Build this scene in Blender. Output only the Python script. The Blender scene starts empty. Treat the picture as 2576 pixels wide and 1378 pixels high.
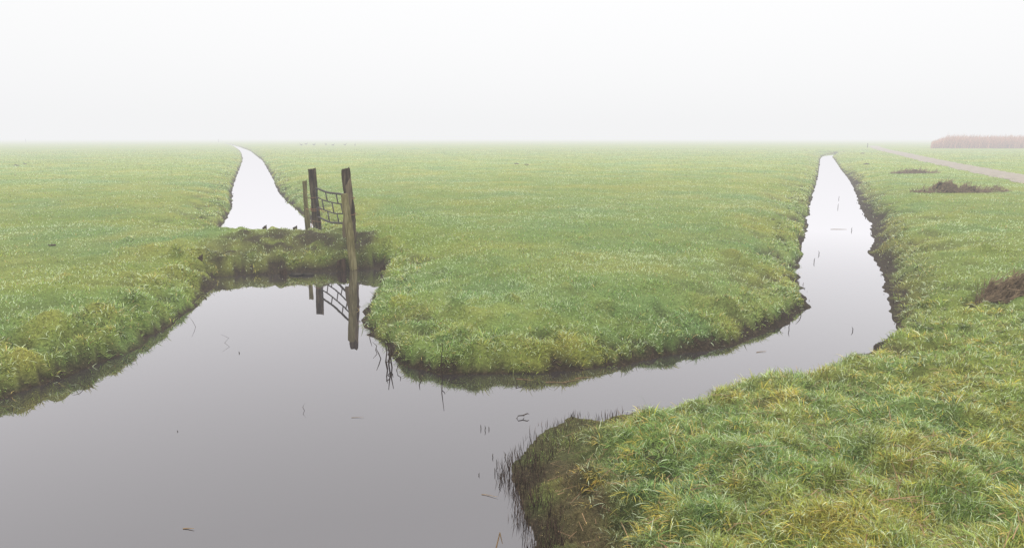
import bpy, math, numpy as np
from mathutils import Vector
rng = np.random.default_rng(11)
scene = bpy.context.scene
COL = scene.collection

# ------------------------------------------------------------------ camera
H = 2.2
F = 24 / 36 * 2576.0
PITCH = math.atan(343 / F)
cam_d = bpy.data.cameras.new("camera"); cam = bpy.data.objects.new("camera", cam_d)
COL.objects.link(cam); scene.camera = cam
cam_d.lens = 24; cam_d.sensor_width = 36; cam_d.clip_start = 0.05; cam_d.clip_end = 6000
cam.location = (0, 0, H); cam.rotation_euler = (math.pi / 2 - PITCH, 0, 0)

def at(u, v, z=0.0):
    """surveyed position on the level z"""
    xc = (u - 1288) / F; yc = -(v - 689) / F
    dx = xc; dy = math.cos(PITCH) + yc * math.sin(PITCH); dz = -math.sin(PITCH) + yc * math.cos(PITCH)
    t = (H - z) / (-dz)
    return (dx * t, dy * t)

# ------------------------------------------------------------------ noise
def vnoise(x, y, seed=0):
    xi = np.floor(x).astype(np.int64); yi = np.floor(y).astype(np.int64)
    xf = x - xi; yf = y - yi
    u = xf * xf * (3 - 2 * xf); v = yf * yf * (3 - 2 * yf)
    def h(a, b):
        n = (a * 374761393 + b * 668265263 + seed * 144269504) & 0xffffffff
        n = ((n ^ (n >> 13)) * 1274126177) & 0xffffffff
        n = n ^ (n >> 16)
        return (n & 0xffff) / 32767.5 - 1
    a = h(xi, yi); b = h(xi + 1, yi); c = h(xi, yi + 1); d = h(xi + 1, yi + 1)
    return (a * (1 - u) + b * u) * (1 - v) + (c * (1 - u) + d * u) * v
def fbm(x, y, o=3, seed=0):
    s = 0; a = 1; t = 0
    for i in range(o):
        s = s + a * vnoise(x * 2 ** i + 17.3 * i, y * 2 ** i - 9.1 * i, seed + i); t += a; a *= .5
    return s / t
def S(t):
    t = np.clip(t, 0, 1); return t * t * (3 - 2 * t)

# ------------------------------------------------------------------ water outline
def line(pts, z, dy=0, dx=0):
    return [(at(u, v, z)[0] + dx, at(u, v, z)[1] + dy) for u, v in pts]
main = []
main += line([(0,1002),(80,975),(160,948),(240,918),(320,887),(370,852),(430,814),(470,782),(488,754),(530,722),(535,696),
              (600,688),(700,690),(790,686),(850,682),(900,677),(950,675)], 0)
main += line([(968,684),(950,725),(925,770),(922,805)], .08)
main += line([(950,852),(985,888),(1040,920),(1120,937),(1220,944),(1330,940),(1420,932),(1500,927),(1560,921),(1640,897),
              (1750,884),(1850,864),(1930,844),(1975,820),(2012,775)], 0)
main += line([(2030,730),(2025,690),(2015,645),(2015,600),(2030,545),(2037,500),(2055,445),(2062,410)], .25)
main += line([(2063,400),(2068,393),(2082,388),(2102,385.5),(2112,386.5),(2100,390),(2094,395),(2102,405),(2115,425),(2138,455),(2155,490),(2165,525),(2190,560),(2200,600),(2187,635),(2213,675),(2236,715),
              (2242,750),(2247,790),(2250,825),(2230,860)], 0)
main += line([(2170,866),(2050,890),(1960,905),(1880,925),(1800,953),(1700,986)], .33, .24)
main += line([(1620,1010),(1520,1030)], .12, .06)
main += line([(1440,1047),(1380,1077),(1335,1115),(1302,1165),(1290,1225),(1306,1285),(1330,1330),(1345,1378)], 0)
main += [(0.05,2.7),(-.5,1.7),(-2.2,.8),(-6,-.5),(-14,-3),(-22,-5),(-24,-1),(-14,1.6),(-7.4,3.9)]
left = line([(545,600),(546,574),(570,548),(583,520),(583,480),(592,450),(606,415),(611,398),(604,380),(588,368),(572,362.5),(560,360.5)], 0)
left += line([(575,360.5),(600,366),(628,375),(660,397),(675,420),(690,445),(697,465),(718,487),(755,513),(778,525),(795,560),(800,585)], .25)
def sdf(P, poly):
    poly = np.array(poly); A = poly; B = np.roll(poly, -1, 0)
    out = np.empty(len(P))
    for i in range(0, len(P), 60000):
        p = P[i:i + 60000]
        best = np.full(len(p), 1e18); ins = np.zeros(len(p), bool)
        for a, b in zip(A, B):
            e = b - a; w0 = p[:, 0] - a[0]; w1 = p[:, 1] - a[1]
            t = np.clip((w0 * e[0] + w1 * e[1]) / (e @ e + 1e-12), 0, 1)
            d = (w0 - e[0] * t) ** 2 + (w1 - e[1] * t) ** 2
            np.minimum(best, d, out=best)
            if a[1] != b[1]:
                c = ((a[1] > p[:, 1]) != (b[1] > p[:, 1])) & (p[:, 0] < (b[0] - a[0]) * (p[:, 1] - a[1]) / (b[1] - a[1]) + a[0])
                ins ^= c
        out[i:i + 60000] = np.where(ins, -1, 1) * np.sqrt(best)
    return out

damc = np.array(at(745, 612, .33))
hollow = np.array(at(1655, 1155, .36))
def near_mask(x, y): return S((5.3 + (x - .6) * .55 - y) / .3 + .5) * S((x + .6) / .3)
def right_mask(x, y): return S((x - (.3 + .475 * y)) / .4) * S((y - 7.2) / 1.6)
def dam_mask(x, y): return S((2.4 - np.abs(x - damc[0])) / .5) * S((1.9 - np.abs(y - damc[1])) / .5)
def dam_soil(x, y): return S((1.25 - ((x - damc[0]) / 1.5) ** 2 - ((y - damc[1] + .3) / 1.5) ** 2) / .6)
def corn(x, y, dn, w=.62): return near_mask(x, y) * S((w - dn) / .4) * S((1.15 - x) / .5) * (.45 + .55 * S((4.7 - y) / .5))

def fields(x, y):
    r = np.hypot(x, y)
    d = np.full(x.shape, 60.0)
    m = r < 330
    P = np.stack([x[m], y[m]], 1)
    d[m] = np.minimum(sdf(P, main), sdf(P, left))
    far = S((40 - r) / 30)
    nm = near_mask(x, y); rm = right_mask(x, y); dm = dam_mask(x, y)
    dn = d + (.08 * fbm(x * 1.1, y * 1.1, 2, 3) * (1 - .5 * nm) + .09 * fbm(x * 4.3, y * 4.3, 3, 9) + .10 * dm * fbm(x * 3, y * 3, 2, 15)) * (.3 + .7 * far)
    cl = nm * S((1.3 - x) / .5)
    w1 = .18 + .40 * rm + .75 * cl + .10 * dm
    w2 = 1.5 + .5 * nm
    z = .17 * S(dn / w1) + .205 * S(dn / w2) + .08 * dm * S(dn / .6) + .13 * rm * S(dn / .8) * S((40 - y) / 30)
    edge = np.exp(-np.clip(dn, 0, 50) / 1.3)
    land = S(dn / .25)
    tus = np.clip(fbm(x * 2.0, y * 2.0, 3, 21) + .12, 0, 1)
    z = z + S(dn / .5) * (.14 * tus * (edge * .9 + .2 * nm * (1 - edge)) * (.4 + .6 * far))
    z = z + land * .055 * fbm(x * 5, y * 5, 2, 27) * (edge + .45 * nm + dm * 1.1) * far
    z = z + land * (.036 * fbm(x * .9, y * .9, 3, 33) * (1 - .4 * nm) + .035 * fbm(x * .16, y * .16, 2, 41) * far + .018 * fbm(x * 4, y * 4, 2, 51) * (1 + nm) * far)
    hol = fbm(x * 2.9, y * 2.4, 3, 91)
    ho = np.clip((hol - .18) * 5, 0, 1) * np.clip(edge * 1.5 - .3, 0, 1) * land * (1 - dm)
    hh = np.exp(-(((x - hollow[0]) / .16) ** 2 + ((y - hollow[1]) / .13) ** 2) ** 1.5)
    z = z - .09 * ho - .12 * hh
    z = np.where(dn < 0, -.4 * S(-dn / .6), np.maximum(z, .004))
    lim = .095 + .02 * rm * edge + .10 * fbm(x * 1.3, y * 1.3, 2, 61) + .05 * dm
    mud = np.clip((lim - z + .10 * fbm(x * 6, y * 6, 3, 71) * S(dn / .1)) / .05, 0, 1) * (1 - .3 * cl)
    q = ((x - damc[0]) / 1.5) ** 2 + ((y - damc[1] - .1) / .8) ** 2
    mud = np.maximum(mud, np.clip((1.05 - q) * 1.3 + 1.8 * fbm(x * 3, y * 3, 3, 81), 0, 1) * .9 * (q < 2.2))
    mud = np.maximum(mud, np.clip(-.05 + 1.9 * fbm(x * 3.5, y * 5, 3, 83), 0, .9) * dam_soil(x, y) * (dn < .9))
    mud = np.maximum(mud, ho * .9)
    mud = np.maximum(mud, hh)
    mud = np.maximum(mud, np.clip(corn(x, y, dn, .5) * .6 + 1.1 * fbm(x * 8, y * 8, 3, 77), 0, .88) * corn(x, y, dn, .65))
    mud = np.maximum(mud, np.clip((fbm(x * 3.3, y * 3.3, 3, 85) - .36) * 8, 0, .9) * nm)
    return d, dn, z, mud, nm, rm, edge

NR, NT = 640, 1050
T0, T1 = math.radians(-64), math.radians(64); R0, R1 = .6, 3000.0
lr = np.linspace(math.log(R0), math.log(R1), NR); th = np.linspace(T0, T1, NT)
RR, TT = np.meshgrid(np.exp(lr), th, indexing='ij')
X = (RR * np.sin(TT)).ravel(); Y = (RR * np.cos(TT)).ravel()
D, DN, Z, MUD, NM, RM, EDGE = fields(X, Y)

def samp(arr, x, y):
    r = np.hypot(x, y); t = np.arctan2(x, y)
    a = (np.log(r) - lr[0]) / (lr[1] - lr[0]); b = (t - T0) / (th[1] - th[0])
    a = np.clip(a, 0, NR - 1.001); b = np.clip(b, 0, NT - 1.001)
    i = a.astype(int); j = b.astype(int); fa = a - i; fb = b - j
    G = arr.reshape(NR, NT)
    return (G[i, j] * (1 - fa) + G[i + 1, j] * fa) * (1 - fb) + (G[i, j + 1] * (1 - fa) + G[i + 1, j + 1] * fa) * fb
def zat(x, y): return float(samp(Z, np.array([x]), np.array([y]))[0])

# individual grass hummocks
YB = np.zeros_like(Z); Zg = Z.reshape(NR, NT); Yg = YB.reshape(NR, NT); Xg = X.reshape(NR, NT); Y2g = Y.reshape(NR, NT); Mg = MUD.reshape(NR, NT); Dg = DN.reshape(NR, NT)
def bump(bx, by, rad, h, yel=0., mudcut=.8):
    r = math.hypot(bx, by); t = math.atan2(bx, by); e = 2.4 * rad
    i0 = int((math.log(max(r - e, .7)) - lr[0]) / (lr[1] - lr[0])); i1 = int((math.log(r + e) - lr[0]) / (lr[1] - lr[0])) + 2
    j0 = max(int((t - e / r - T0) / (th[1] - th[0])), 0); j1 = min(int((t + e / r - T0) / (th[1] - th[0])) + 2, NT)
    s_ = np.s_[i0:i1, j0:j1]
    xx = Xg[s_] - bx; yy = Y2g[s_] - by
    gsn = np.exp(-((xx ** 2 + yy ** 2) / rad ** 2) ** 1.2) * S(Dg[s_] / .14)
    Zg[s_] += h * gsn; Yg[s_] += yel * gsn
    if h > 0: Mg[s_] *= 1 - mudcut * gsn
for u, v, rad, h in [(555,668,.18,.08),(600,664,.17,.11),(640,660,.12,.08),(655,668,.14,.10),(720,664,.14,.09),(745,660,.12,.08),(800,662,.15,.09),(925,655,.22,.11),(950,650,.15,.07),
                     (460,655,.2,.10),(430,690,.2,.09),(380,655,.12,.09),
                     (380,715,.2,.09),(320,745,.2,.10),(345,760,.15,.07),(250,800,.22,.09),(130,830,.22,.11),(90,850,.2,.08),(60,890,.15,.05),(200,860,.2,.07),(280,830,.18,.07),(420,760,.15,.06),(20,920,.16,.06)]:
    bx, by = at(u, v, .25); bump(bx, by, rad, h, rng.uniform(0, .7), .5)
c_r = np.exp(rng.uniform(math.log(3.0), math.log(28), 5000)); c_t = rng.uniform(-.72, .72, 5000)
cx_, cy_ = c_r * np.sin(c_t), c_r * np.cos(c_t)
cd = samp(DN, cx_, cy_); cn = samp(NM, cx_, cy_)
kk = (cd > .18) & ((rng.random(5000) < np.exp(-cd / .8) * 1.2) | ((cn > .5) & (rng.random(5000) < .45)))
for bx, by, nn, dd in zip(cx_[kk], cy_[kk], cn[kk], cd[kk]):
    if math.hypot(bx - hollow[0], by - hollow[1]) < .25: continue
    bump(bx, by, rng.uniform(.05, .14), rng.uniform(.015, .075) * (.6 if nn > .5 else 1) * min(1, .4 + dd), rng.normal(.05, .3), .35)
Z = Zg.ravel(); YB = Yg.ravel(); MUD = Mg.ravel()

pathc = np.array([(9.5, 2), (13, 10)] + [at(u, v, .42) for u, v in [(2576, 448), (2480, 429), (2355, 405), (2270, 386), (2225, 377), (2205, 371), (2195, 366)]])
def pdist(x, y):
    best = np.full(x.shape, 1e9)
    for a, b in zip(pathc[:-1], pathc[1:]):
        e = b - a; t = np.clip(((x - a[0]) * e[0] + (y - a[1]) * e[1]) / (e @ e), 0, 1)
        best = np.minimum(best, np.hypot(x - a[0] - e[0] * t, y - a[1] - e[1] * t))
    return best

GREEN = np.array([.235, .312, .066]); YEL = np.array([.45, .405, .088]); BLU = np.array([.205, .310, .098]); PALE = np.array([.62, .70, .47])
BRN = np.array([.115, .080, .044]); STRAW = np.array([.58, .44, .17])
def grass_col(x, y, nm, edge, yb):
    a = np.clip(.36 + 1.0 * fbm(x * .45, y * .45, 3, 101) + .35 * fbm(x * 3, y * 3, 2, 111), 0, 1)[:, None]
    yv = np.clip(.12 + .45 * fbm(x * .7, y * .7, 3, 121) + .28 * edge * (fbm(x * 2.5, y * 2.5, 2, 131) + .15) + nm * (.05 + .30 * fbm(x * 2.2, y * 2.2, 2, 133)) + yb * .55, 0, .85)[:, None]
    c = GREEN * (1 - a) + BLU * a
    c = c * (1 - yv) + YEL * yv
    dn = -1.3 * np.log(edge + 1e-9)
    rm = right_mask(x, y)
    br = np.clip(S((.75 - dn) / .5) * rm * (y < 60) * .55 + .95 * corn(x, y, dn, .75) + .45 * dam_soil(x, y), 0, .85)
    br = (br * np.clip(.8 + .9 * fbm(x * 5, y * 5, 2, 137), 0, 1))[:, None]
    return c * (1 - br) + BRN * br
def setcol(me, name, c):
    at_ = me.color_attributes.new(name, 'FLOAT_COLOR', 'POINT')
    buf = np.ones((len(c), 4), np.float32); buf[:, :3] = c
    at_.data.foreach_set("color", buf.ravel())
def setf(me, name, v):
    a = me.attributes.new(name, 'FLOAT', 'POINT'); a.data.foreach_set("value", np.asarray(v, np.float32))
def mesh_np(name, V, Fc, k):
    me = bpy.data.meshes.new(name)
    me.vertices.add(len(V)); me.vertices.foreach_set("co", np.asarray(V, np.float32).ravel())
    Fc = np.asarray(Fc, np.int32)
    me.loops.add(Fc.size); me.loops.foreach_set("vertex_index", Fc.ravel())
    me.polygons.add(len(Fc)); me.polygons.foreach_set("loop_start", np.arange(0, Fc.size, k, dtype=np.int32))
    me.update(calc_edges=True)
    return me
def obj(name, me, mat=None, **props):
    o = bpy.data.objects.new(name, me); COL.objects.link(o)
    if mat and me: me.materials.append(mat)
    for k, v in props.items(): o[k] = v
    return o

# ------------------------------------------------------------------ materials
def newmat(name):
    m = bpy.data.materials.new(name); m.use_nodes = True
    nt = m.node_tree; nt.nodes.clear()
    out = nt.nodes.new("ShaderNodeOutputMaterial")
    return m, nt, out
def N(nt, t, **kw):
    n = nt.nodes.new(t)
    for k, v in kw.items():
        if k in n.inputs: n.inputs[k].default_value = v
        else: setattr(n, k, v)
    return n
def ramp(nt, stops):
    n = nt.nodes.new("ShaderNodeValToRGB"); e = n.color_ramp.elements
    while len(e) < len(stops): e.new(.5)
    for q, (p, c) in zip(e, stops): q.position = p; q.color = (*c, 1) if len(c) == 3 else c
    return n
def noise_mat(name, c1, c2, scale=8, rough=.85, stretch=(1, 1, 1), bump=.3, c3=None, spec=.2, detail=6):
    m, nt, out = newmat(name)
    tc = N(nt, "ShaderNodeTexCoord"); mp = N(nt, "ShaderNodeMapping"); mp.inputs["Scale"].default_value = stretch
    no = N(nt, "ShaderNodeTexNoise"); no.inputs["Scale"].default_value = scale; no.inputs["Detail"].default_value = detail; no.inputs["Roughness"].default_value = .65
    nt.links.new(tc.outputs["Object"], mp.inputs[0]); nt.links.new(mp.outputs[0], no.inputs[0])
    st = [(.3, c1), (.68, c2)] if c3 is None else [(.28, c1), (.5, c2), (.72, c3)]
    rp = ramp(nt, st); nt.links.new(no.outputs[0], rp.inputs[0])
    b = N(nt, "ShaderNodeBsdfPrincipled"); b.inputs["Roughness"].default_value = rough; b.inputs["Specular IOR Level"].default_value = spec
    bp = N(nt, "ShaderNodeBump"); bp.inputs["Strength"].default_value = bump; bp.inputs["Distance"].default_value = .02
    nt.links.new(no.outputs[0], bp.inputs["Height"]); nt.links.new(bp.outputs[0], b.inputs["Normal"])
    nt.links.new(rp.outputs[0], b.inputs["Base Color"]); nt.links.new(b.outputs[0], out.inputs[0])
    return m

mg, nt, out = newmat("meadow_ground")
tc = N(nt, "ShaderNodeTexCoord")
ca = N(nt, "ShaderNodeAttribute", attribute_name="col"); mu = N(nt, "ShaderNodeAttribute", attribute_name="mud")
n1 = N(nt, "ShaderNodeTexNoise"); n1.inputs["Scale"].default_value = 1.6; n1.inputs["Detail"].default_value = 8; n1.inputs["Roughness"].default_value = .75
n2 = N(nt, "ShaderNodeTexNoise"); n2.inputs["Scale"].default_value = 38; n2.inputs["Detail"].default_value = 5; n2.inputs["Roughness"].default_value = .7
for n in (n1, n2): nt.links.new(tc.outputs["Object"], n.inputs[0])
r1 = ramp(nt, [(.3, (.78, .78, .76)), (.7, (1.2, 1.18, 1.16))]); nt.links.new(n1.outputs[0], r1.inputs[0])
r2 = ramp(nt, [(.3, (.5, .5, .5)), (.7, (1.35, 1.35, 1.35))]); nt.links.new(n2.outputs[0], r2.inputs[0])
def mult(a, b):
    m = N(nt, "ShaderNodeMix"); m.data_type = 'RGBA'; m.blend_type = 'MULTIPLY'; m.inputs[0].default_value = 1
    nt.links.new(a, m.inputs[6]); nt.links.new(b, m.inputs[7]); return m.outputs[2]
gcol = mult(mult(ca.outputs["Color"], r1.outputs[0]), r2.outputs[0])
rm_ = ramp(nt, [(.3, (.010, .007, .005)), (.55, (.034, .024, .015)), (.75, (.12, .084, .052))]); nt.links.new(n2.outputs[0], rm_.inputs[0])
mx = N(nt, "ShaderNodeMix"); mx.data_type = 'RGBA'
nt.links.new(mu.outputs["Fac"], mx.inputs[0]); nt.links.new(gcol, mx.inputs[6]); nt.links.new(rm_.outputs[0], mx.inputs[7])
b = N(nt, "ShaderNodeBsdfPrincipled"); b.inputs["Roughness"].default_value = .9; b.inputs["Specular IOR Level"].default_value = .08
bp = N(nt, "ShaderNodeBump"); bp.inputs["Strength"].default_value = .8; bp.inputs["Distance"].default_value = .03
nt.links.new(n2.outputs[0], bp.inputs["Height"]); nt.links.new(bp.outputs[0], b.inputs["Normal"])
nt.links.new(mx.outputs[2], b.inputs["Base Color"]); nt.links.new(b.outputs[0], out.inputs[0])

def blade_mat(name, transl=.3, rough=.4, spec=.4):
    m, nt, out = newmat(name)
    ca = N(nt, "ShaderNodeAttribute", attribute_name="col")
    tc = N(nt, "ShaderNodeTexCoord"); no = N(nt, "ShaderNodeTexNoise"); no.inputs["Scale"].default_value = 60
    nt.links.new(tc.outputs["Object"], no.inputs[0])
    rp = ramp(nt, [(.3, (.75, .75, .75)), (.7, (1.25, 1.25, 1.25))]); nt.links.new(no.outputs[0], rp.inputs[0])
    mm = N(nt, "ShaderNodeMix"); mm.data_type = 'RGBA'; mm.blend_type = 'MULTIPLY'; mm.inputs[0].default_value = 1
    nt.links.new(ca.outputs["Color"], mm.inputs[6]); nt.links.new(rp.outputs[0], mm.inputs[7])
    b = N(nt, "ShaderNodeBsdfPrincipled"); b.inputs["Roughness"].default_value = rough; b.inputs["Specular IOR Level"].default_value = spec
    t = N(nt, "ShaderNodeBsdfTranslucent"); ms = N(nt, "ShaderNodeMixShader"); ms.inputs[0].default_value = transl
    nt.links.new(mm.outputs[2], b.inputs["Base Color"]); nt.links.new(mm.outputs[2], t.inputs[0])
    nt.links.new(b.outputs[0], ms.inputs[1]); nt.links.new(t.outputs[0], ms.inputs[2]); nt.links.new(ms.outputs[0], out.inputs[0])
    return m
m_grass = blade_mat("grass_blades", .40, .35, .15)
m_dead = blade_mat("dead_stalks", .1, .6, .08)

mw, nt, out = newmat("still_ditch_water")
fr = N(nt, "ShaderNodeFresnel"); fr.inputs["IOR"].default_value = 1.33
ma = N(nt, "ShaderNodeMath", operation='MULTIPLY_ADD', use_clamp=True); ma.inputs[1].default_value = 1.95; ma.inputs[2].default_value = .085
nt.links.new(fr.outputs[0], ma.inputs[0])
di = N(nt, "ShaderNodeBsdfDiffuse"); di.inputs[0].default_value = (.022, .018, .019, 1)
gl = N(nt, "ShaderNodeBsdfGlossy"); gl.inputs["Roughness"].default_value = .012; gl.inputs[0].default_value = (.99, .97, 1, 1)
tc = N(nt, "ShaderNodeTexCoord"); no = N(nt, "ShaderNodeTexNoise"); no.inputs["Scale"].default_value = 2.5; no.inputs["Detail"].default_value = 2
nt.links.new(tc.outputs["Object"], no.inputs[0])
bp = N(nt, "ShaderNodeBump"); bp.inputs["Strength"].default_value = .03; bp.inputs["Distance"].default_value = .01
nt.links.new(no.outputs[0], bp.inputs["Height"]); nt.links.new(bp.outputs[0], gl.inputs["Normal"])
ms = N(nt, "ShaderNodeMixShader"); nt.links.new(ma.outputs[0], ms.inputs[0]); nt.links.new(di.outputs[0], ms.inputs[1]); nt.links.new(gl.outputs[0], ms.inputs[2])
nt.links.new(ms.outputs[0], out.inputs[0])

# ------------------------------------------------------------------ ground object
idx = np.arange(NR * NT).reshape(NR, NT)
Q = np.stack([idx[:-1, :-1], idx[1:, :-1], idx[1:, 1:], idx[:-1, 1:]], -1).reshape(-1, 4)[:, ::-1]
me = mesh_np("ground", np.stack([X, Y, Z], 1), Q, 4)
me.polygons.foreach_set("use_smooth", np.ones(len(Q), bool))
gc = grass_col(X, Y, NM, EDGE, YB)
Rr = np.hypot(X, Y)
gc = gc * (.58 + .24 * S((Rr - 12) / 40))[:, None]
setcol(me, "col", gc); setf(me, "mud", MUD)
obj("ground", me, mg, kind="structure")
wv = [(-60, -12, 0), (120, -12, 0), (120, 420, 0), (-320, 420, 0)]
wme = bpy.data.meshes.new("water"); wme.from_pydata(wv, [], [(0, 1, 2, 3)])
obj("water", wme, mw, kind="structure")

pts = []
for a, b_ in zip(pathc[:-1], pathc[1:]):
    n = 24
    for k in range(n): pts.append(a + (b_ - a) * k / n)
pts.append(pathc[-1]); pts = np.array(pts)
ker = np.ones(15) / 15
sm = np.stack([np.convolve(np.pad(pts[:, k], 7, mode='edge'), ker, 'valid') for k in range(2)], 1)
tg = np.gradient(sm, axis=0); tg /= np.linalg.norm(tg, axis=1)[:, None]
nrm = np.stack([tg[:, 1], -tg[:, 0]], 1)
V = []; K = 9
for i, (p, n) in enumerate(zip(sm, nrm)):
    for k in range(K):
        s = (k / (K - 1) - .5) * (1.9 + .15 * math.sin(i * 1.7) + .1 * math.sin(i * .61))
        q = p + n * s
        V.append((q[0], q[1], zat(q[0], q[1]) + .035 - .03 * abs(s)))
Fq = [(i * K + k, i * K + k + 1, (i + 1) * K + k + 1, (i + 1) * K + k) for i in range(len(sm) - 1) for k in range(K - 1)]
pme = bpy.data.meshes.new("path"); pme.from_pydata(V, [], Fq)
m_path = noise_mat("gravel", (.16, .135, .105), (.30, .26, .21), 3, .9, bump=.2)
obj("path", pme, m_path, kind="structure")

# ------------------------------------------------------------------ blades generator
def blade_mesh(name, P, L, W, az, tilt, curl, col, segs):
    n = len(P); t = np.linspace(0, 1, segs + 1)
    pos = np.zeros((n, segs + 1, 3)); pos[:, 0] = P
    for k in range(1, segs + 1):
        a = tilt + curl * (t[k] - .5 / segs)
        ds = L / segs
        pos[:, k, 0] = pos[:, k - 1, 0] + np.sin(a) * np.cos(az) * ds
        pos[:, k, 1] = pos[:, k - 1, 1] + np.sin(a) * np.sin(az) * ds
        pos[:, k, 2] = pos[:, k - 1, 2] + np.cos(a) * ds
    wa = az + np.pi / 2 + rng.uniform(-.9, .9, n)
    wd = np.stack([np.cos(wa), np.sin(wa), rng.normal(0, .3, n)], 1)
    vp = 2 * segs + 1
    V = np.empty((n, vp, 3), np.float32)
    for k in range(segs):
        w = (W * (1 - (t[k]) ** 2 * .7) * .5)[:, None] * wd
        V[:, 2 * k] = pos[:, k] - w; V[:, 2 * k + 1] = pos[:, k] + w
    V[:, vp - 1] = pos[:, segs]
    f = []
    for k in range(segs - 1):
        f += [(2 * k, 2 * k + 1, 2 * k + 3), (2 * k, 2 * k + 3, 2 * k + 2)]
    f.append((2 * segs - 2, 2 * segs - 1, 2 * segs))
    f = np.array(f)
    Fc = (np.arange(n)[:, None, None] * vp + f[None]).reshape(-1, 3)
    me = mesh_np(name, V.reshape(-1, 3), Fc, 3)
    setcol(me, "col", np.repeat(col, vp, 0))
    return me

def colour_jit(c, n, pale=.12, straw=.05, lo=.5, hi=1.55):
    c = c * rng.uniform(lo, hi, (n, 1)) * (1 + rng.uniform(-.12, .12, (n, 3)))
    k = rng.random(n) < pale; c[k] = c[k] * .3 + PALE * .9  # some blades coloured pale to stand for dew glints
    k = rng.random(n) < straw; c[k] = STRAW * rng.uniform(.6, 1.2, (k.sum(), 1))
    return np.clip(c, 0, .8)
def sample_r(n, r0, r1, p):
    u = rng.random(n); a = 1 - p
    if abs(a) < 1e-6: return r0 * (r1 / r0) ** u
    return (r0 ** a + u * (r1 ** a - r0 ** a)) ** (1 / a)
n = 1050000
r = sample_r(n, 2.4, 120, 1.42); t = rng.uniform(math.radians(-44), math.radians(44), n)
x = r * np.sin(t); y = r * np.cos(t)
dn = samp(DN, x, y); mud = samp(MUD, x, y); nm = samp(NM, x, y)
clump = fbm(x * 5, y * 5, 2, 141)
keep = (dn > .03) & (rng.random(n) > mud * .9) & (pdist(x, y) > .8) & (rng.random(n) < .75 + .5 * clump)
x, y, r, nm, dn, clump = [a[keep] for a in (x, y, r, nm, dn, clump)]; n = len(x)
ed = samp(EDGE, x, y); crn = corn(x, y, dn)
P = np.stack([x, y, samp(Z, x, y) - .01], 1)
L = rng.uniform(.020, .054, n) * (1 + .3 * nm + .35 * ed + .6 * clump) * (1 + np.clip(r - 25, 0, 80) / 60) * (1 - .45 * crn)
W = np.maximum(.0043, .0009 * r) * rng.uniform(.7, 1.3, n); W = np.minimum(W, .05)
amp = (1 - .3 * S((r - 8) / 20))
base = grass_col(x, y, nm, ed, samp(YB, x, y)) * (1 + (rng.uniform(-.5, .55, n)) * amp)[:, None] * (1 + rng.uniform(-.12, .12, (n, 3)))
dew_sheen = np.clip(.95 + 1.6 * fbm(x * .5, y * .5, 3, 145), .3, 2)
kp = rng.random(n) < (.13 + .20 * S((r - 5) / 6)) * (1 - crn) * dew_sheen; base[kp] = base[kp] * .35 + PALE * .8  # dew sheen painted as pale blades, more of them farther out
ks = rng.random(n) < .025; base[ks] = STRAW * rng.uniform(.6, 1.2, (ks.sum(), 1))
c = np.clip(base, 0, .8)
wind = fbm(x * .7, y * .7, 2, 151) * 3
az = np.where(rng.random(n) < .7, rng.uniform(0, 6.283, n), wind + rng.normal(0, .6, n))
me = blade_mesh("meadow_grass", P, L, W, az, rng.uniform(0, 1.2, n), rng.uniform(.2, 1.3, n), c, 2)
obj("meadow_grass", me, m_grass, kind="stuff")

def tufts(n_t, region, lo, hi, per, r0, r1, spread, lw=.6):
    rr = sample_r(n_t, r0, r1, .6); tt = rng.uniform(math.radians(-44), math.radians(44), n_t)
    cx = rr * np.sin(tt); cy = rr * np.cos(tt)
    k = region(cx, cy); cx, cy = cx[k], cy[k]; n_t = len(cx)
    sz = rng.uniform(.45, 1.35, n_t); tone = rng.random(n_t); lean = fbm(cx * .8, cy * .8, 2, 161) * 5 + 2.2 + rng.normal(0, .9, n_t)
    i = np.repeat(np.arange(n_t), per); n = len(i)
    off = np.abs(rng.normal(0, spread, n)) * sz[i]; oa = rng.uniform(0, 6.283, n)
    x = cx[i] + off * np.cos(oa); y = cy[i] + off * np.sin(oa)
    L = rng.uniform(lo, hi, n) * sz[i]
    vx = np.cos(oa) + np.cos(lean[i]) * lw; vy = np.sin(oa) + np.sin(lean[i]) * lw
    az = np.arctan2(vy, vx) + rng.normal(0, .4, n)
    return x, y, L, az, tone[i]
def reg_near(x, y):
    dn = samp(DN, x, y)
    return (samp(NM, x, y) > .5) & (dn > .10) & (rng.random(len(x)) > samp(MUD, x, y) * 1.0 + .9 * corn(x, y, dn, .65)) & (pdist(x, y) > 1.2)
x, y, L, az, tone = tufts(14000, reg_near, .035, .12, 30, 2.2, 11, .026, .8)
n = len(x); nm = samp(NM, x, y); ed = samp(EDGE, x, y)
c = grass_col(x, y, nm, ed, samp(YB, x, y))
tone = np.clip(tone + .28 * fbm(x * 2.6, y * 2.6, 2, 163), 0, 1)
yy = (tone > .77)[:, None]; c = np.where(yy, c * .3 + YEL * np.array([1.2, 1.02, .7]) * .75, c)
dk = (tone < .25)[:, None]; c = np.where(dk, c * .45, c)
c = colour_jit(c, n, .12, .06)
P = np.stack([x, y, samp(Z, x, y) - .01], 1)
rr = np.hypot(x, y)
me = blade_mesh("tussock_grass", P, L, np.maximum(.0044, .00095 * rr) * rng.uniform(.7, 1.3, n), az, rng.uniform(.3, 1.2, n), rng.uniform(.8, 2.0, n), c, 4)
obj("tussock_grass", me, m_grass, kind="stuff")
def reg_edge(x, y): return (samp(DN, x, y) > .05) & (samp(DN, x, y) < .6) & (rng.random(len(x)) > samp(MUD, x, y) * 1.1) & (samp(NM, x, y) < .5)
x, y, L, az, tone = tufts(32000, reg_edge, .03, .105, 26, 4.5, 45, .045, .3)
n = len(x); nm = samp(NM, x, y); ed = samp(EDGE, x, y)
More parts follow.
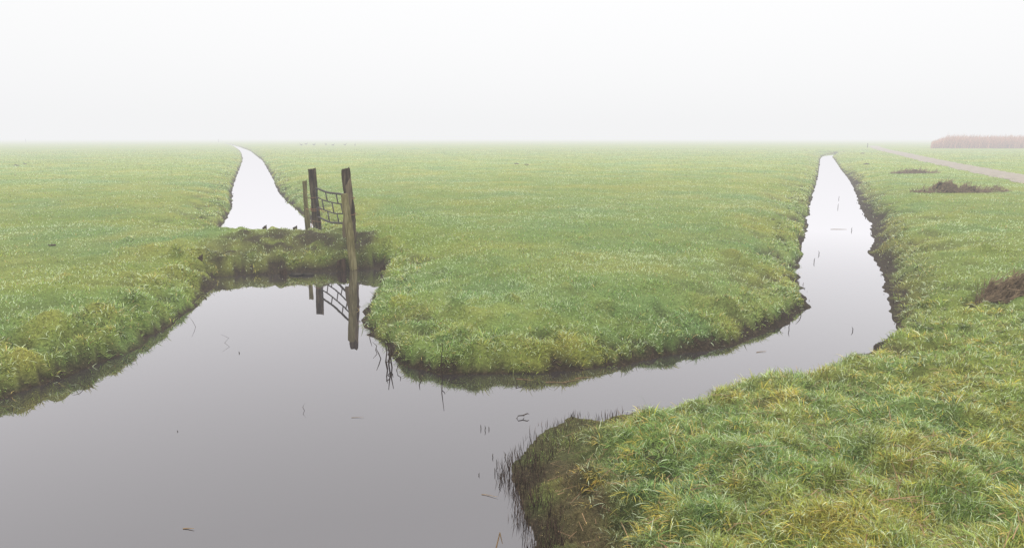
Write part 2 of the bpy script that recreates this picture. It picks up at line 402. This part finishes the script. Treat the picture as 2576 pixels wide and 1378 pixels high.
c = grass_col(x, y, nm, ed, samp(YB, x, y)); yy = (tone > .88)[:, None]; c = np.where(yy, c * .4 + YEL * .6, c)
dk = (tone < .28)[:, None]; c = np.where(dk, c * .48, c)
c = colour_jit(c, n, .15, .04); P = np.stack([x, y, samp(Z, x, y) - .01], 1); rr = np.hypot(x, y)
me = blade_mesh("bank_grass", P, L, np.maximum(.0045, .001 * rr), az, rng.uniform(.2, 1.1, n), rng.uniform(.6, 2.0, n), c, 3)
obj("bank_grass", me, m_grass, kind="stuff")

n = 170000
r = sample_r(n, 2.5, 30, 1.0); t = rng.uniform(math.radians(-44), math.radians(44), n); x = r * np.sin(t); y = r * np.cos(t)
dn = samp(DN, x, y); crn = corn(x, y, dn, .8)
rmk = samp(RM, x, y)
prob = (np.exp(-(np.abs(dn) / .07) ** 2) * (.08 + .14 * rmk) * (fbm(x * 1.5, y * 1.5, 2, 171) > -.1) + crn * (dn > -.10) * (dn < .18) * .95 * (.6 + .8 * fbm(x * 6, y * 6, 2, 173)) + crn * (dn > .1) * .4
        + rmk * (dn > 0) * (dn < .35) * .05)
k = rng.random(n) < prob
x, y, r, crn, dn = x[k], y[k], r[k], crn[k], dn[k]; n = len(x)
P = np.stack([x, y, np.maximum(samp(Z, x, y), -.05) - .01], 1)
c = np.array([.036, .023, .016]) * rng.uniform(.4, 2.8, (n, 1))
up = (dn > .2)[:, None]; c = np.where(up, np.array([.085, .058, .034]) * rng.uniform(.4, 1.8, (n, 1)), c)
me = blade_mesh("reed_stubble", P, rng.uniform(.02, .075, n) * (1 + .7 * crn * (dn < .18)) * (1 - .3 * (dn > .2)), np.maximum(.0045, .001 * r), rng.uniform(0, 6.28, n), rng.uniform(0, .4, n) + .4 * (dn > .2), rng.uniform(-.1, .4, n), c, 2)
obj("reed_stubble", me, m_dead, kind="stuff")

n = 1700
r = sample_r(n, 2.4, 8, 1.0); t = rng.uniform(math.radians(2), math.radians(44), n); x = r * np.sin(t); y = r * np.cos(t)
dn = samp(DN, x, y)
k = (dn > .15) & (samp(NM, x, y) > .5) & (rng.random(n) < .2 + .3 * corn(x, y, dn, .9) + .7 * np.exp(-((x - 2.1) ** 2 + (y - 2.9) ** 2) / .6))
x, y = x[k], y[k]; n = len(x)
P = np.stack([x, y, samp(Z, x, y) + rng.uniform(.01, .08, n)], 1)
c = np.array([.28, .175, .095]) * rng.uniform(.3, 1.2, (n, 1))
me = blade_mesh("fallen_stalks", P, rng.uniform(.06, .28, n), np.full(n, .0045), rng.normal(.4, .9, n), rng.uniform(1.35, 1.6, n), rng.uniform(-.1, .3, n), c, 3)
obj("fallen_stalks", me, m_dead, kind="stuff")

n = 26000
wdt = rng.uniform(0, 1, n); s = rng.random(n) ** 1.1
y0r = at(2330, 373, .42)[1]
y = y0r + wdt * 12; x = y * .603 + s * 80
tp = np.clip((x - y * .603) / 2.5, 0, 1)
hgt = (1.95 + .45 * fbm(x * .5, y * .1, 3, 181) + rng.normal(0, .26, n)) * (.55 + .45 * tp)
P = np.stack([x, y, samp(Z, x, y)], 1)
c = np.array([.50, .275, .19]) * rng.uniform(.7, 1.25, (n, 1))
me = blade_mesh("reed_bed", P, np.maximum(hgt, .3), rng.uniform(.05, .12, n), rng.normal(0, .5, n), rng.uniform(0, .2, n), rng.uniform(0, .5, n), c, 3)
obj("reed_bed", me, m_dead, kind="stuff")

# ------------------------------------------------------------------ small mesh helpers
def tube(pts, rad, sides=6, cap=True):
    V = []; Fc = []
    pts = [Vector(p) for p in pts]
    for i, p in enumerate(pts):
        a = pts[max(i - 1, 0)]; b_ = pts[min(i + 1, len(pts) - 1)]
        d = (b_ - a).normalized(); ref = Vector((0, 0, 1)) if abs(d.z) < .9 else Vector((1, 0, 0))
        s = d.cross(ref).normalized(); q = d.cross(s)
        rr = rad[i] if isinstance(rad, (list, tuple)) else rad
        for k in range(sides):
            an = 2 * math.pi * k / sides
            V.append(tuple(p + s * math.cos(an) * rr + q * math.sin(an) * rr))
    for i in range(len(pts) - 1):
        for k in range(sides):
            k2 = (k + 1) % sides
            Fc.append((i * sides + k, i * sides + k2, (i + 1) * sides + k2, (i + 1) * sides + k))
    if cap:
        Fc.append(tuple(range(sides))[::-1]); Fc.append(tuple((len(pts) - 1) * sides + k for k in range(sides)))
    return V, Fc
def joinparts(name, parts, smooth=False):
    V = []; Fc = []
    for v, f in parts:
        o = len(V); V += v; Fc += [tuple(i + o for i in q) for q in f]
    me = bpy.data.meshes.new(name); me.from_pydata(V, [], Fc); me.update()
    if smooth: me.polygons.foreach_set("use_smooth", [True] * len(me.polygons))
    return me

def post(w, dpt, h, rings=22, sq=.6, seed=0, lean=(0, 0), bury=.5, rough=.006, topslope=.02, rot=0.0):
    rg = np.random.default_rng(seed); sides = 24; V = []; Fc = []
    crack = rg.normal(0, rough, sides); crack[rg.integers(0, sides, 4)] -= rough * 2.2
    wob = rg.uniform(0, 6, 3)
    for i in range(rings + 1):
        f = i / rings; zz = -bury + (h + bury) * f
        k = 1 - .09 * f + .04 * math.sin(f * 9 + wob[0]) + .025 * math.sin(f * 23 + wob[2]) if f < .985 else .84
        for j in range(sides):
            a = 2 * math.pi * j / sides
            ca, sa = math.cos(a), math.sin(a)
            e = sq
            px = math.copysign(abs(ca) ** e, ca) * w / 2; py = math.copysign(abs(sa) ** e, sa) * dpt / 2
            m = 1 + (crack[j] * (1 + .6 * math.sin(i * .5 + j)) + rg.normal(0, rough * .4)) / (w / 2)
            px *= m * k; py *= m * k
            c_, s_ = math.cos(rot), math.sin(rot)
            qx = px * c_ - py * s_; qy = px * s_ + py * c_
            top = topslope * (qx / w) * (1 if i == rings else 0) + (rg.normal(0, .009) if i == rings else 0)
            V.append((qx + lean[0] * zz + .009 * math.sin(f * 7 + wob[1]), qy + lean[1] * zz, zz + top))
    for i in range(rings):
        for j in range(sides):
            j2 = (j + 1) % sides
            Fc.append((i * sides + j, i * sides + j2, (i + 1) * sides + j2, (i + 1) * sides + j))
    Fc.append(tuple(rings * sides + j for j in range(sides)))
    return V, Fc

m_wood = noise_mat("dark_weathered_oak", (.014, .010, .007), (.06, .043, .028), 9, .9, (3, 3, .35), .9, (.19, .15, .10), spec=.08)
m_wood2 = noise_mat("mossy_round_post", (.055, .045, .018), (.17, .145, .065), 9, .9, (3, 3, .35), .7, (.32, .285, .16), spec=.08)
m_metal = noise_mat("rusty_painted_steel", (.02, .018, .018), (.05, .045, .045), 30, .7, c3=(.10, .065, .045), bump=.1, spec=.2)
m_rope = noise_mat("orange_baler_twine", (.20, .10, .05), (.32, .18, .10), 60, .8, bump=.3)
m_plank = noise_mat("split_plank_wood", (.08, .06, .035), (.22, .17, .105), 9, .85, (3, 3, .3), .6)

G = "weathered wooden posts carrying the gate"
def put(name, me, loc, mat, **kw):
    o = obj(name, me, mat, **kw); o.location = loc; return o
lx, ly = at(800, 564, .40); lz = zat(lx, ly)
rx, ry = at(886, 610, .34); rz = zat(rx, ry)
fx, fy = at(887, 674, .03)
tx, ty = at(774, 560, .40)
def topz(v, y):
    yc = -(v - 689) / F; return H + y * (-math.sin(PITCH) + yc * math.cos(PITCH)) / (math.cos(PITCH) + yc * math.sin(PITCH))
p_left = put("gate_post", joinparts("gate_post", [post(.155, .14, topz(425, ly) - lz, seed=1, lean=(-.05, 0), rot=.4, rough=.010)]), (lx, ly, lz), m_wood,
             label="dark weathered square gate post with orange twine on grassy dam", category="gate post", group=G)
p_right = put("gate_post", joinparts("gate_post", [post(.17, .14, topz(425, ry) - rz, seed=2, lean=(-.035, 0), rot=.3, topslope=.03, rough=.010)]), (rx, ry, rz), m_wood,
              label="dark weathered square gate post with split plank against it", category="gate post", group=G)
p_front = put("gate_post", joinparts("gate_post", [post(.13, .13, topz(490, fy) - .03, seed=3, lean=(-.07, .04), sq=1.0, bury=.5, topslope=.03)]), (fx, fy, .03), m_wood2,
              label="round mossy post rising from the water's edge", category="gate post", group=G)
p_thin = put("gate_post", joinparts("gate_post", [post(.09, .09, topz(455, ty) - zat(tx, ty), seed=4, lean=(-.01, 0), sq=1.0)]), (tx, ty, zat(tx, ty)), m_wood2,
             label="thin round pale support post beside the dark gate post", category="gate post", group=G)
def child(name, me, parent, mat, **kw):
    o = obj(name, me, mat, **kw); o.parent = parent; return o
def twine(parent, pts, rad): child("twine", joinparts("twine", [tube(pts, rad, 5)], True), parent, m_rope)
for hh, rad in ((.72, .099), (.745, .101), (.70, .100), (.46, .101), (.95, .096)):
    twine(p_left, [(math.cos(a) * rad - .05 * hh, math.sin(a) * rad, hh + .02 * math.sin(a * 1 + hh * 9)) for a in np.linspace(0, 2 * math.pi, 19)], .006)
twine(p_left, [(.09, -.04, .72), (.16, -.1, .66), (.24, -.2, .70)], .007)
twine(p_left, [(-.1, -.05, .45), (-.13, -.08, .3), (-.15, -.1, .12), (-.13, -.1, .02)], .008)
twine(p_left, [(-.1, -.05, .75), (-.2, .02, .70), (-.27, .1, .72)], .006)
pk = post(.09, .022, 1.0, rings=12, sq=.4, seed=9, bury=0, lean=(.10, 0), topslope=.16)
o = child("plank", joinparts("plank", [pk]), p_right, m_plank); o.location = (-.08, -.11, .12)
for hh, rad in ((.80, .106), (.52, .108)):
    twine(p_right, [(math.cos(a) * rad - .03 * hh, math.sin(a) * rad, hh + .015 * math.sin(a + 1)) for a in np.linspace(0, 2 * math.pi, 19)], .006)

A = Vector((lx + .05, ly - .16, 0)); B = Vector((rx - .10, ry + .10, 0)); U = B - A
def gp(s, z): return tuple(A + U * s + Vector((0, 0, z)))
zt = [topz(v, A.y) for v in (474, 496, 520, 545)]
ztR = [topz(v, B.y) for v in (489, 513, 538, 561)]
g = obj("farm_gate", None, None, label="low grey steel gate with staggered bars hung between wooden posts", category="gate")
g.location = (A + B) / 2 + Vector((0, 0, .6)); gl_ = Vector(g.location)
def loc(p): return tuple(Vector(p) - gl_)
def rz_(i, s): return zt[i] * (1 - s) + ztR[i] * s - (.03 + .008 * i) * math.sin(math.pi * s) + .004 * math.sin(s * 11 + i * 2)
for i in range(4):
    rad = .020 if i in (0, 3) else .013
    v, f = tube([loc(gp(s, rz_(i, s))) for s in np.linspace(0, 1, 13)], rad, 8)
    o = obj("rail", joinparts("rail", [(v, f)], True), m_metal); o.parent = g
ups = [[.0, .34, .70, 1.0], [.0, .2, .55, .84, 1.0], [.0, .38, .70, 1.0]]
for i in range(3):
    for s in ups[i]:
        rad = .019 if s in (0., 1.) else .012
        s2 = s + (0 if s in (0., 1.) else .05)
        v, f = tube([loc(gp(s, rz_(i, s) - .008)), loc(gp(s2, rz_(i + 1, s2) + .008))], rad, 8)
        o = obj("upright", joinparts("upright", [(v, f)], True), m_metal); o.parent = g

m_stake = noise_mat("rotten_stake_wood", (.018, .012, .009), (.05, .032, .022), 14, .95, (2, 2, .5), .8, (.11, .07, .045), spec=.05)
stakes = [(664, 573, .40, .10, .10, "short dark stake stub at the edge of the dam"), (742, 573, .40, .09, .11, "short dark stake stub at the edge of the dam"),
          (712, 652, .25, .10, .09, "reddish brown rotten stake in the dam bank"), (858, 660, .14, .15, .16, "broad rotten brown stake beside the mossy post"),
          (963, 645, .28, .09, .11, "reddish brown rotten stake in the grass of the dam"), (502, 655, .28, .10, .07, "low dark rotten stake stump in the bank")]
for i, (u, v, z, w, h, lb) in enumerate(stakes):
    sx, sy = at(u, v, z); sz = max(zat(sx, sy), -.05)
    put("wooden_stake", joinparts("wooden_stake", [post(w, w * .8, h, rings=7, seed=20 + i, sq=.8, bury=.25, rough=.009, topslope=.06, lean=(rng.normal(0, .06), 0))]),
        (sx, sy, sz), m_stake, label=lb, category="wooden stake", group="old stakes driven into the dam")
for i, (u, v, h, w) in enumerate([(2182, 371, .8, .14), (550, 358, 1.2, .18), (65, 358, 1.3, .18)]):
    sx, sy = at(u, v, .42); sz = zat(sx, sy)
    put("field_post", joinparts("field_post", [post(w, w, h, rings=6, seed=50 + i, sq=.9, bury=.3, rough=.004)]), (sx, sy, sz), m_wood,
        label="lone grey wooden post fading in fog on the meadow", category="post", group="posts on the misty meadow")

m_stone = noise_mat("wet_dark_stone", (.012, .011, .010), (.035, .030, .026), 12, .95, spec=.0, bump=.3, c3=(.06, .05, .04))
def rock(rx_, ry_, rz_s, seed):
    rg = np.random.default_rng(seed); V = []; Fc = []; n, m = 14, 8
    ph = rg.uniform(0, 6, 6)
    for i in range(m + 1):
        ph_ = math.pi * i / m
        for j in range(n):
            a = 2 * math.pi * j / n
            k = 1 + .16 * math.sin(2 * a + ph[0]) + .1 * math.sin(3 * a + ph[1] + ph_) + .07 * math.sin(5 * ph_ + ph[2] + a)
            V.append((math.cos(a) * math.sin(ph_) * rx_ * k, math.sin(a) * math.sin(ph_) * ry_ * k, math.cos(ph_) * rz_s * (1 + .1 * math.sin(3 * a + ph[3]))))
    for i in range(m):
        for j in range(n):
            j2 = (j + 1) % n; Fc.append((i * n + j, (i + 1) * n + j, (i + 1) * n + j2, i * n + j2))
    return V, Fc
for i, (u, v, a, b_, c_) in enumerate([(745, 692, .10, .08, .03), (775, 692, .09, .06, .03), (540, 690, .09, .07, .08)]):
    sx, sy = at(u, v, 0)
    put("stone", joinparts("stone", [rock(a, b_, c_, 70 + i)], True), (sx, sy, .01), m_stone, label="wet dark stone lying in the water at the dam foot",
        category="stone", group="stones at the foot of the dam")

m_heap = noise_mat("rotting_vegetation", (.04, .027, .016), (.13, .088, .05), 14, .9, bump=1.0, c3=(.25, .18, .10))
def heap(u, v, z, lx_, ly_, hh, ang, seed, label, peak=None, stems=900, sw=.01, core=.6):
    cx, cy = at(u, v, z); rg = np.random.default_rng(seed); V = []; Fc = []; n = 40
    ca, sa = math.cos(ang), math.sin(ang)
    def hf(a, b_):
        rr = a * a + b_ * b_
        base = max(0, 1 - rr) ** .6
        nn = float(fbm(np.array([a * 7 + seed]), np.array([b_ * 3.]), 3, 200)[0])
        pk_ = 0 if peak is None else 1.5 * math.exp(-((a - peak) ** 2 / .03 + b_ * b_ / .4))
        return hh * base * (.45 + 2.8 * nn + pk_)
    for i in range(n + 1):
        for j in range(n + 1):
            a = i / n * 2 - 1; b_ = j / n * 2 - 1
            px = a * lx_ * ca - b_ * ly_ * sa; py = a * lx_ * sa + b_ * ly_ * ca
            V.append((px, py, zat(cx + px, cy + py) - zat(cx, cy) + max(hf(a, b_), -.05) + rg.normal(0, hh * .14) - .01))
    for i in range(n):
        for j in range(n):
            q = i * (n + 1) + j
            a = (i + .5) / n * 2 - 1; b_ = (j + .5) / n * 2 - 1
            if a * a + b_ * b_ < core + .35 * math.sin(a * 9 + seed) * math.cos(b_ * 7): Fc.append((q, q + n + 1, q + n + 2, q + 1))
    parts = [(V, Fc)]
    for k in range(stems):
        a, b_ = rg.uniform(-1.15, 1.15), rg.uniform(-1.15, 1.15)
        if a * a + b_ * b_ > 1.3: continue
        px = a * lx_ * ca - b_ * ly_ * sa; py = a * lx_ * sa + b_ * ly_ * ca
        zz = zat(cx + px, cy + py) - zat(cx, cy) + max(hf(a, b_), 0) + .02
        an = rg.normal(ang, .9); ln = rg.uniform(.06, .22) * (1 + hh); el = rg.normal(.1, .5)
        d = Vector((math.cos(an) * math.cos(el), math.sin(an) * math.cos(el), abs(math.sin(el)))) * ln
        p0 = Vector((px, py, zz)); p1 = p0 + d
        s = Vector((-math.sin(an), math.cos(an), 0)) * sw * .5 + Vector((0, 0, sw * .4))
        parts.append(([tuple(p0 - s), tuple(p0 + s), tuple(p1 + s * .5), tuple(p1 - s * .5)], [(0, 1, 2, 3)]))
    put("dead_reed_heap", joinparts("dead_reed_heap", parts), (cx, cy, zat(cx, cy)), m_heap, label=label, category="plant debris",
            group="heaps of dredged dead vegetation")
heap(2300, 434, .42, 1.35, .4, .12, .25, 1, "low flat strip of dark dead vegetation on the grass", None, 600, .018, .3)
heap(2412, 487, .42, 1.6, .35, .15, .18, 2, "long brown heap of rotting vegetation with a raised hump", -.38, 1200, .014, .38)
heap(2562, 730, .42, .50, .24, .15, .25, 3, "brown heap of rotting reed stalks in the grass", None, 1500, .009, .6)

m_stem = noise_mat("dead_reed_stem", (.018, .012, .009), (.05, .033, .022), 30, .8, bump=.2, spec=.08)
m_stem2 = noise_mat("straw_reed_stem", (.16, .10, .05), (.30, .20, .10), 30, .8, bump=.2)
def stem(u, v, offs, rad=.004, mat=None, label="thin dead reed stem standing in still water", z=0, branches=()):
    sx, sy = at(u, v, z)
    pts = [(0, 0, -.1)] + [(dx, .3 * dx, dz) for dx, dz in offs]
    parts = [tube(pts, [rad] * (len(pts) - 1) + [rad * .4], 5)]
    for br in branches: parts.append(tube([(dx, .5 * dx, dz) for dx, dz in br], [rad * .8] * (len(br) - 1) + [rad * .3], 5))
    put("reed_stem", joinparts("reed_stem", parts), (sx, sy, z), mat or m_stem, label=label, category="reed stem", group="dead reed stems in the ditch")
B_ = "bent dead reed stem sticking out of still water"
BR = "dark branching dead stem standing off the grassy bank"
stem(978, 917, [(0, 0), (.01, .1), (-.01, .26)], .008, label=BR, branches=[[(.005, .07), (.03, .10), (.035, .14)], [(.0, .15), (-.03, .17)]])
stem(986, 924, [(0, 0), (-.01, .1), (.008, .22)], .007, label=BR, branches=[[(-.008, .05), (-.03, .06), (-.035, .09)]])
stem(970, 910, [(0, 0), (.015, .1), (.0, .2)], .006)
stem(975, 927, [(0, 0), (-.012, .08), (-.005, .15)], .006, label=BR, branches=[[(-.01, .06), (.02, .085)]])
stem(998, 932, [(0, 0), (.01, .05), (.035, .07), (.03, .11)], .005, label=B_)
stem(958, 902, [(0, 0), (-.02, .06), (-.045, .12)], .005, label=B_)
stem(1060, 957, [(0, 0), (-.02, .04), (-.015, .09)], .005, label=B_)
stem(1112, 950, [(0, 0), (-.005, .15), (.012, .33)], .005, label=BR, branches=[[(-.003, .12), (.02, .15), (.024, .17)]])
stem(1125, 956, [(0, 0), (.04, .03), (.14, .045), (.25, -.002)], .0035, label=B_)
stem(1290, 964, [(0, 0), (.03, .05), (.09, .04), (.13, .0)], .004, label=B_)
stem(565, 862, [(0, 0), (.045, .05), (-.03, .10)], .0018, label=B_)
stem(602, 888, [(0, 0), (-.003, .02)], .005)
stem(766, 1032, [(0, 0), (-.012, .03), (.008, .065)], .002, label=B_)
for uu, vv, hh in [(1210, 1078, .035), (1220, 1082, .04), (1230, 1080, .025), (1205, 1195, .02), (447, 1085, .01),
                   (2015, 795, .10), (1985, 830, .08), (2022, 770, .09), (2145, 832, .05), (2143, 580, .08), (2108, 522, .12), (2048, 660, .08), (2060, 640, .07), (2110, 500, .1),
                   (945, 880, .09), (930, 850, .10), (1300, 965, .05), (1325, 962, .04), (1240, 1150, .03), (1250, 1170, .045), (1262, 1200, .04), (1245, 1190, .04), (1270, 1150, .04), (1255, 1225, .03)]:
    stem(uu, vv, [(0, 0), (rng.normal(0, .08) * hh, hh * .5), (rng.normal(0, .2) * hh, hh)], .003 + .0005 * max(0, (1000 - vv) / 60))
stem(1300, 1052, [(0, 0), (.012, .022), (.05, .02), (.085, .032), (.10, .026)], .0045, label="broken dark dead stem bent over still water", branches=[[(.05, .02), (.06, .004)]])
stem(1248, 1378, [(0, 0), (.012, .05), (.02, .09), (.035, .02)], .004, m_stem2, "pale brown folded reed stem rising from the water")
stem(492, 822, [(0, 0), (-.02, .06), (-.05, .12)], .002, label=B_)
stem(215, 975, [(0, 0), (-.05, .05), (-.10, .06)], .003, label=B_)
def twig(u, v, ln, ang, lab="thin pale twig floating on still water", rad=.003):
    sx, sy = at(u, v, 0)
    pts = [(ln * (s - .5) * math.cos(ang), ln * (s - .5) * math.sin(ang) + .03 * ln * math.sin(s * 5), .002 + .006 * s) for s in np.linspace(0, 1, 6)]
    put("floating_twig", joinparts("floating_twig", [tube(pts, [rad, rad, rad * .9, rad * .8, rad * .6, rad * .3], 5)]), (sx, sy, 0), m_stem2, label=lab,
        category="twig", group="twigs floating on the ditch")
twig(475, 1330, .07, -.1); twig(1232, 1247, .11, -.35, rad=.002); twig(900, 1050, .10, .05, rad=.0015); twig(1440, 958, .22, .5); twig(1400, 962, .2, -.1); twig(2110, 577, .4, .0, rad=.004); twig(1915, 885, .12, .3)
twig(1470, 950, .18, .2); twig(1320, 955, .16, -.3)

m_bird = noise_mat("goose_plumage", (.05, .042, .036), (.12, .10, .085), 12, .8, bump=.05)
def ell(c, rr, n=10, m=7):
    V = []; Fc = []
    for i in range(m + 1):
        p = math.pi * i / m
        for j in range(n):
            a = 2 * math.pi * j / n
            V.append((c[0] + rr[0] * math.cos(p), c[1] + rr[1] * math.sin(p) * math.cos(a), c[2] + rr[2] * math.sin(p) * math.sin(a)))
    for i in range(m):
        for j in range(n):
            j2 = (j + 1) % n; Fc.append((i * n + j, (i + 1) * n + j, (i + 1) * n + j2, i * n + j2))
    return V, Fc
goose = joinparts("goose", [ell((0, 0, .38), (.34, .15, .15)), tube([(-.3, 0, .40), (-.42, 0, .42), (-.5, 0, .40)], [.1, .06, .02], 8),
        tube([(.24, 0, .42), (.33, 0, .52), (.35, 0, .66), (.38, 0, .74)], [.09, .06, .04, .04], 8), ell((.40, 0, .76), (.07, .045, .045)),
        tube([(.45, 0, .755), (.53, 0, .74)], [.025, .01], 6), tube([(.0, .05, .28), (.0, .05, .0), (.07, .05, 0)], .015, 5), tube([(.03, -.05, .28), (.03, -.05, .0), (.1, -.05, 0)], .015, 5)], True)
goose.materials.append(m_bird)
for i, (u, v) in enumerate([(758, 366), (770, 364), (790, 366), (820, 365), (838, 367), (868, 366), (893, 367)]):
    sx, sy = at(u, v + 1, .42)
    o = obj("goose", goose, None, label="dark goose standing on the foggy meadow", category="goose", group="geese grazing on the meadow")
    o.location = (sx, sy, zat(sx, sy)); o.rotation_euler = (0, 0, rng.uniform(0, 6.28)); o.scale = (.8,) * 3

m_soil = noise_mat("molehill_soil", (.03, .02, .014), (.07, .048, .034), 20, .95, bump=1)
for i, (u, v, s) in enumerate([(130, 612, .045), (40, 415, .12), (62, 412, .10), (1300, 412, .12), (1325, 414, .10), (2170, 386, .2), (2180, 412, .15), (1945, 540, .05)]):
    sx, sy = at(u, v, .42)
    V, Fc = rock(s * 1.5, s, s * .45, 90 + i)
    V = [(a, b_, c_ + .02 * float(vnoise(np.array([a * 40.]), np.array([b_ * 40.]), i)[0])) for a, b_, c_ in V]
    put("molehill", joinparts("molehill", [(V, Fc)]), (sx, sy, zat(sx, sy)), m_soil, label="small mound of dark soil in the grass", category="molehill", group="molehills on the meadow")

# ------------------------------------------------------------------ fog layer lying over the whole meadow
FD = .0056
mf, nt, out = newmat("fog")
ab = N(nt, "ShaderNodeVolumeAbsorption"); ab.inputs["Color"].default_value = (0, 0, 0, 1); ab.inputs["Density"].default_value = FD
em = N(nt, "ShaderNodeEmission"); em.inputs[0].default_value = (.90, .902, .91, 1); em.inputs[1].default_value = FD  # fog brightness is its own even glow, no light is scattered
ad = N(nt, "ShaderNodeAddShader"); nt.links.new(ab.outputs[0], ad.inputs[0]); nt.links.new(em.outputs[0], ad.inputs[1]); nt.links.new(ad.outputs[0], out.inputs["Volume"])
x0, x1, y0, y1, z0, z1 = -3500, 3500, -200, 3500, -3, 16
V = [(a, b_, c_) for a in (x0, x1) for b_ in (y0, y1) for c_ in (z0, z1)]
fme = bpy.data.meshes.new("fog"); fme.from_pydata(V, [], [(0, 1, 3, 2), (4, 6, 7, 5), (0, 4, 5, 1), (2, 3, 7, 6), (0, 2, 6, 4), (1, 5, 7, 3)])
obj("fog", fme, mf, kind="structure")

# ------------------------------------------------------------------ world + sun
w = bpy.data.worlds.new("World"); scene.world = w; w.use_nodes = True; nt = w.node_tree; nt.nodes.clear()
out = nt.nodes.new("ShaderNodeOutputWorld"); bg = nt.nodes.new("ShaderNodeBackground")
EL, AZ = math.radians(48), math.radians(14)
sky = nt.nodes.new("ShaderNodeTexSky"); sky.sky_type = 'NISHITA'; sky.sun_disc = False; sky.sun_elevation = EL; sky.sun_rotation = AZ
hs = nt.nodes.new("ShaderNodeHueSaturation"); hs.inputs["Saturation"].default_value = .15; nt.links.new(sky.outputs[0], hs.inputs["Color"])
tc = nt.nodes.new("ShaderNodeTexCoord"); sp = nt.nodes.new("ShaderNodeSeparateXYZ"); nt.links.new(tc.outputs["Generated"], sp.inputs[0])
cr = ramp(nt, [(0, (.316, .317, .319)), (.10, (.328, .328, .330)), (.18, (.335, .335, .336)), (.5, (.52, .52, .52)), (1, (1, 1, 1))]); nt.links.new(sp.outputs[2], cr.inputs[0])
sc = nt.nodes.new("ShaderNodeVectorMath"); sc.operation = 'SCALE'; sc.inputs["Scale"].default_value = 2.9; nt.links.new(cr.outputs[0], sc.inputs[0])
sc2 = nt.nodes.new("ShaderNodeVectorMath"); sc2.operation = 'SCALE'; sc2.inputs["Scale"].default_value = .008; nt.links.new(hs.outputs[0], sc2.inputs[0])
ad = nt.nodes.new("ShaderNodeVectorMath"); ad.operation = 'ADD'; nt.links.new(sc.outputs[0], ad.inputs[0]); nt.links.new(sc2.outputs[0], ad.inputs[1])
nt.links.new(ad.outputs[0], bg.inputs[0]); bg.inputs[1].default_value = 1.0; nt.links.new(bg.outputs[0], out.inputs[0])
sd = bpy.data.lights.new("sun", 'SUN'); sd.energy = 1.5; sd.angle = math.radians(16); sd.color = (1, .97, .90)
so = bpy.data.objects.new("sun", sd); COL.objects.link(so)
dirv = Vector((math.sin(AZ) * math.cos(EL), math.cos(AZ) * math.cos(EL), math.sin(EL)))
so.rotation_euler = dirv.to_track_quat('Z', 'Y').to_euler()
scene.view_settings.view_transform = 'Standard'; scene.view_settings.look = 'None'; scene.view_settings.exposure = 0
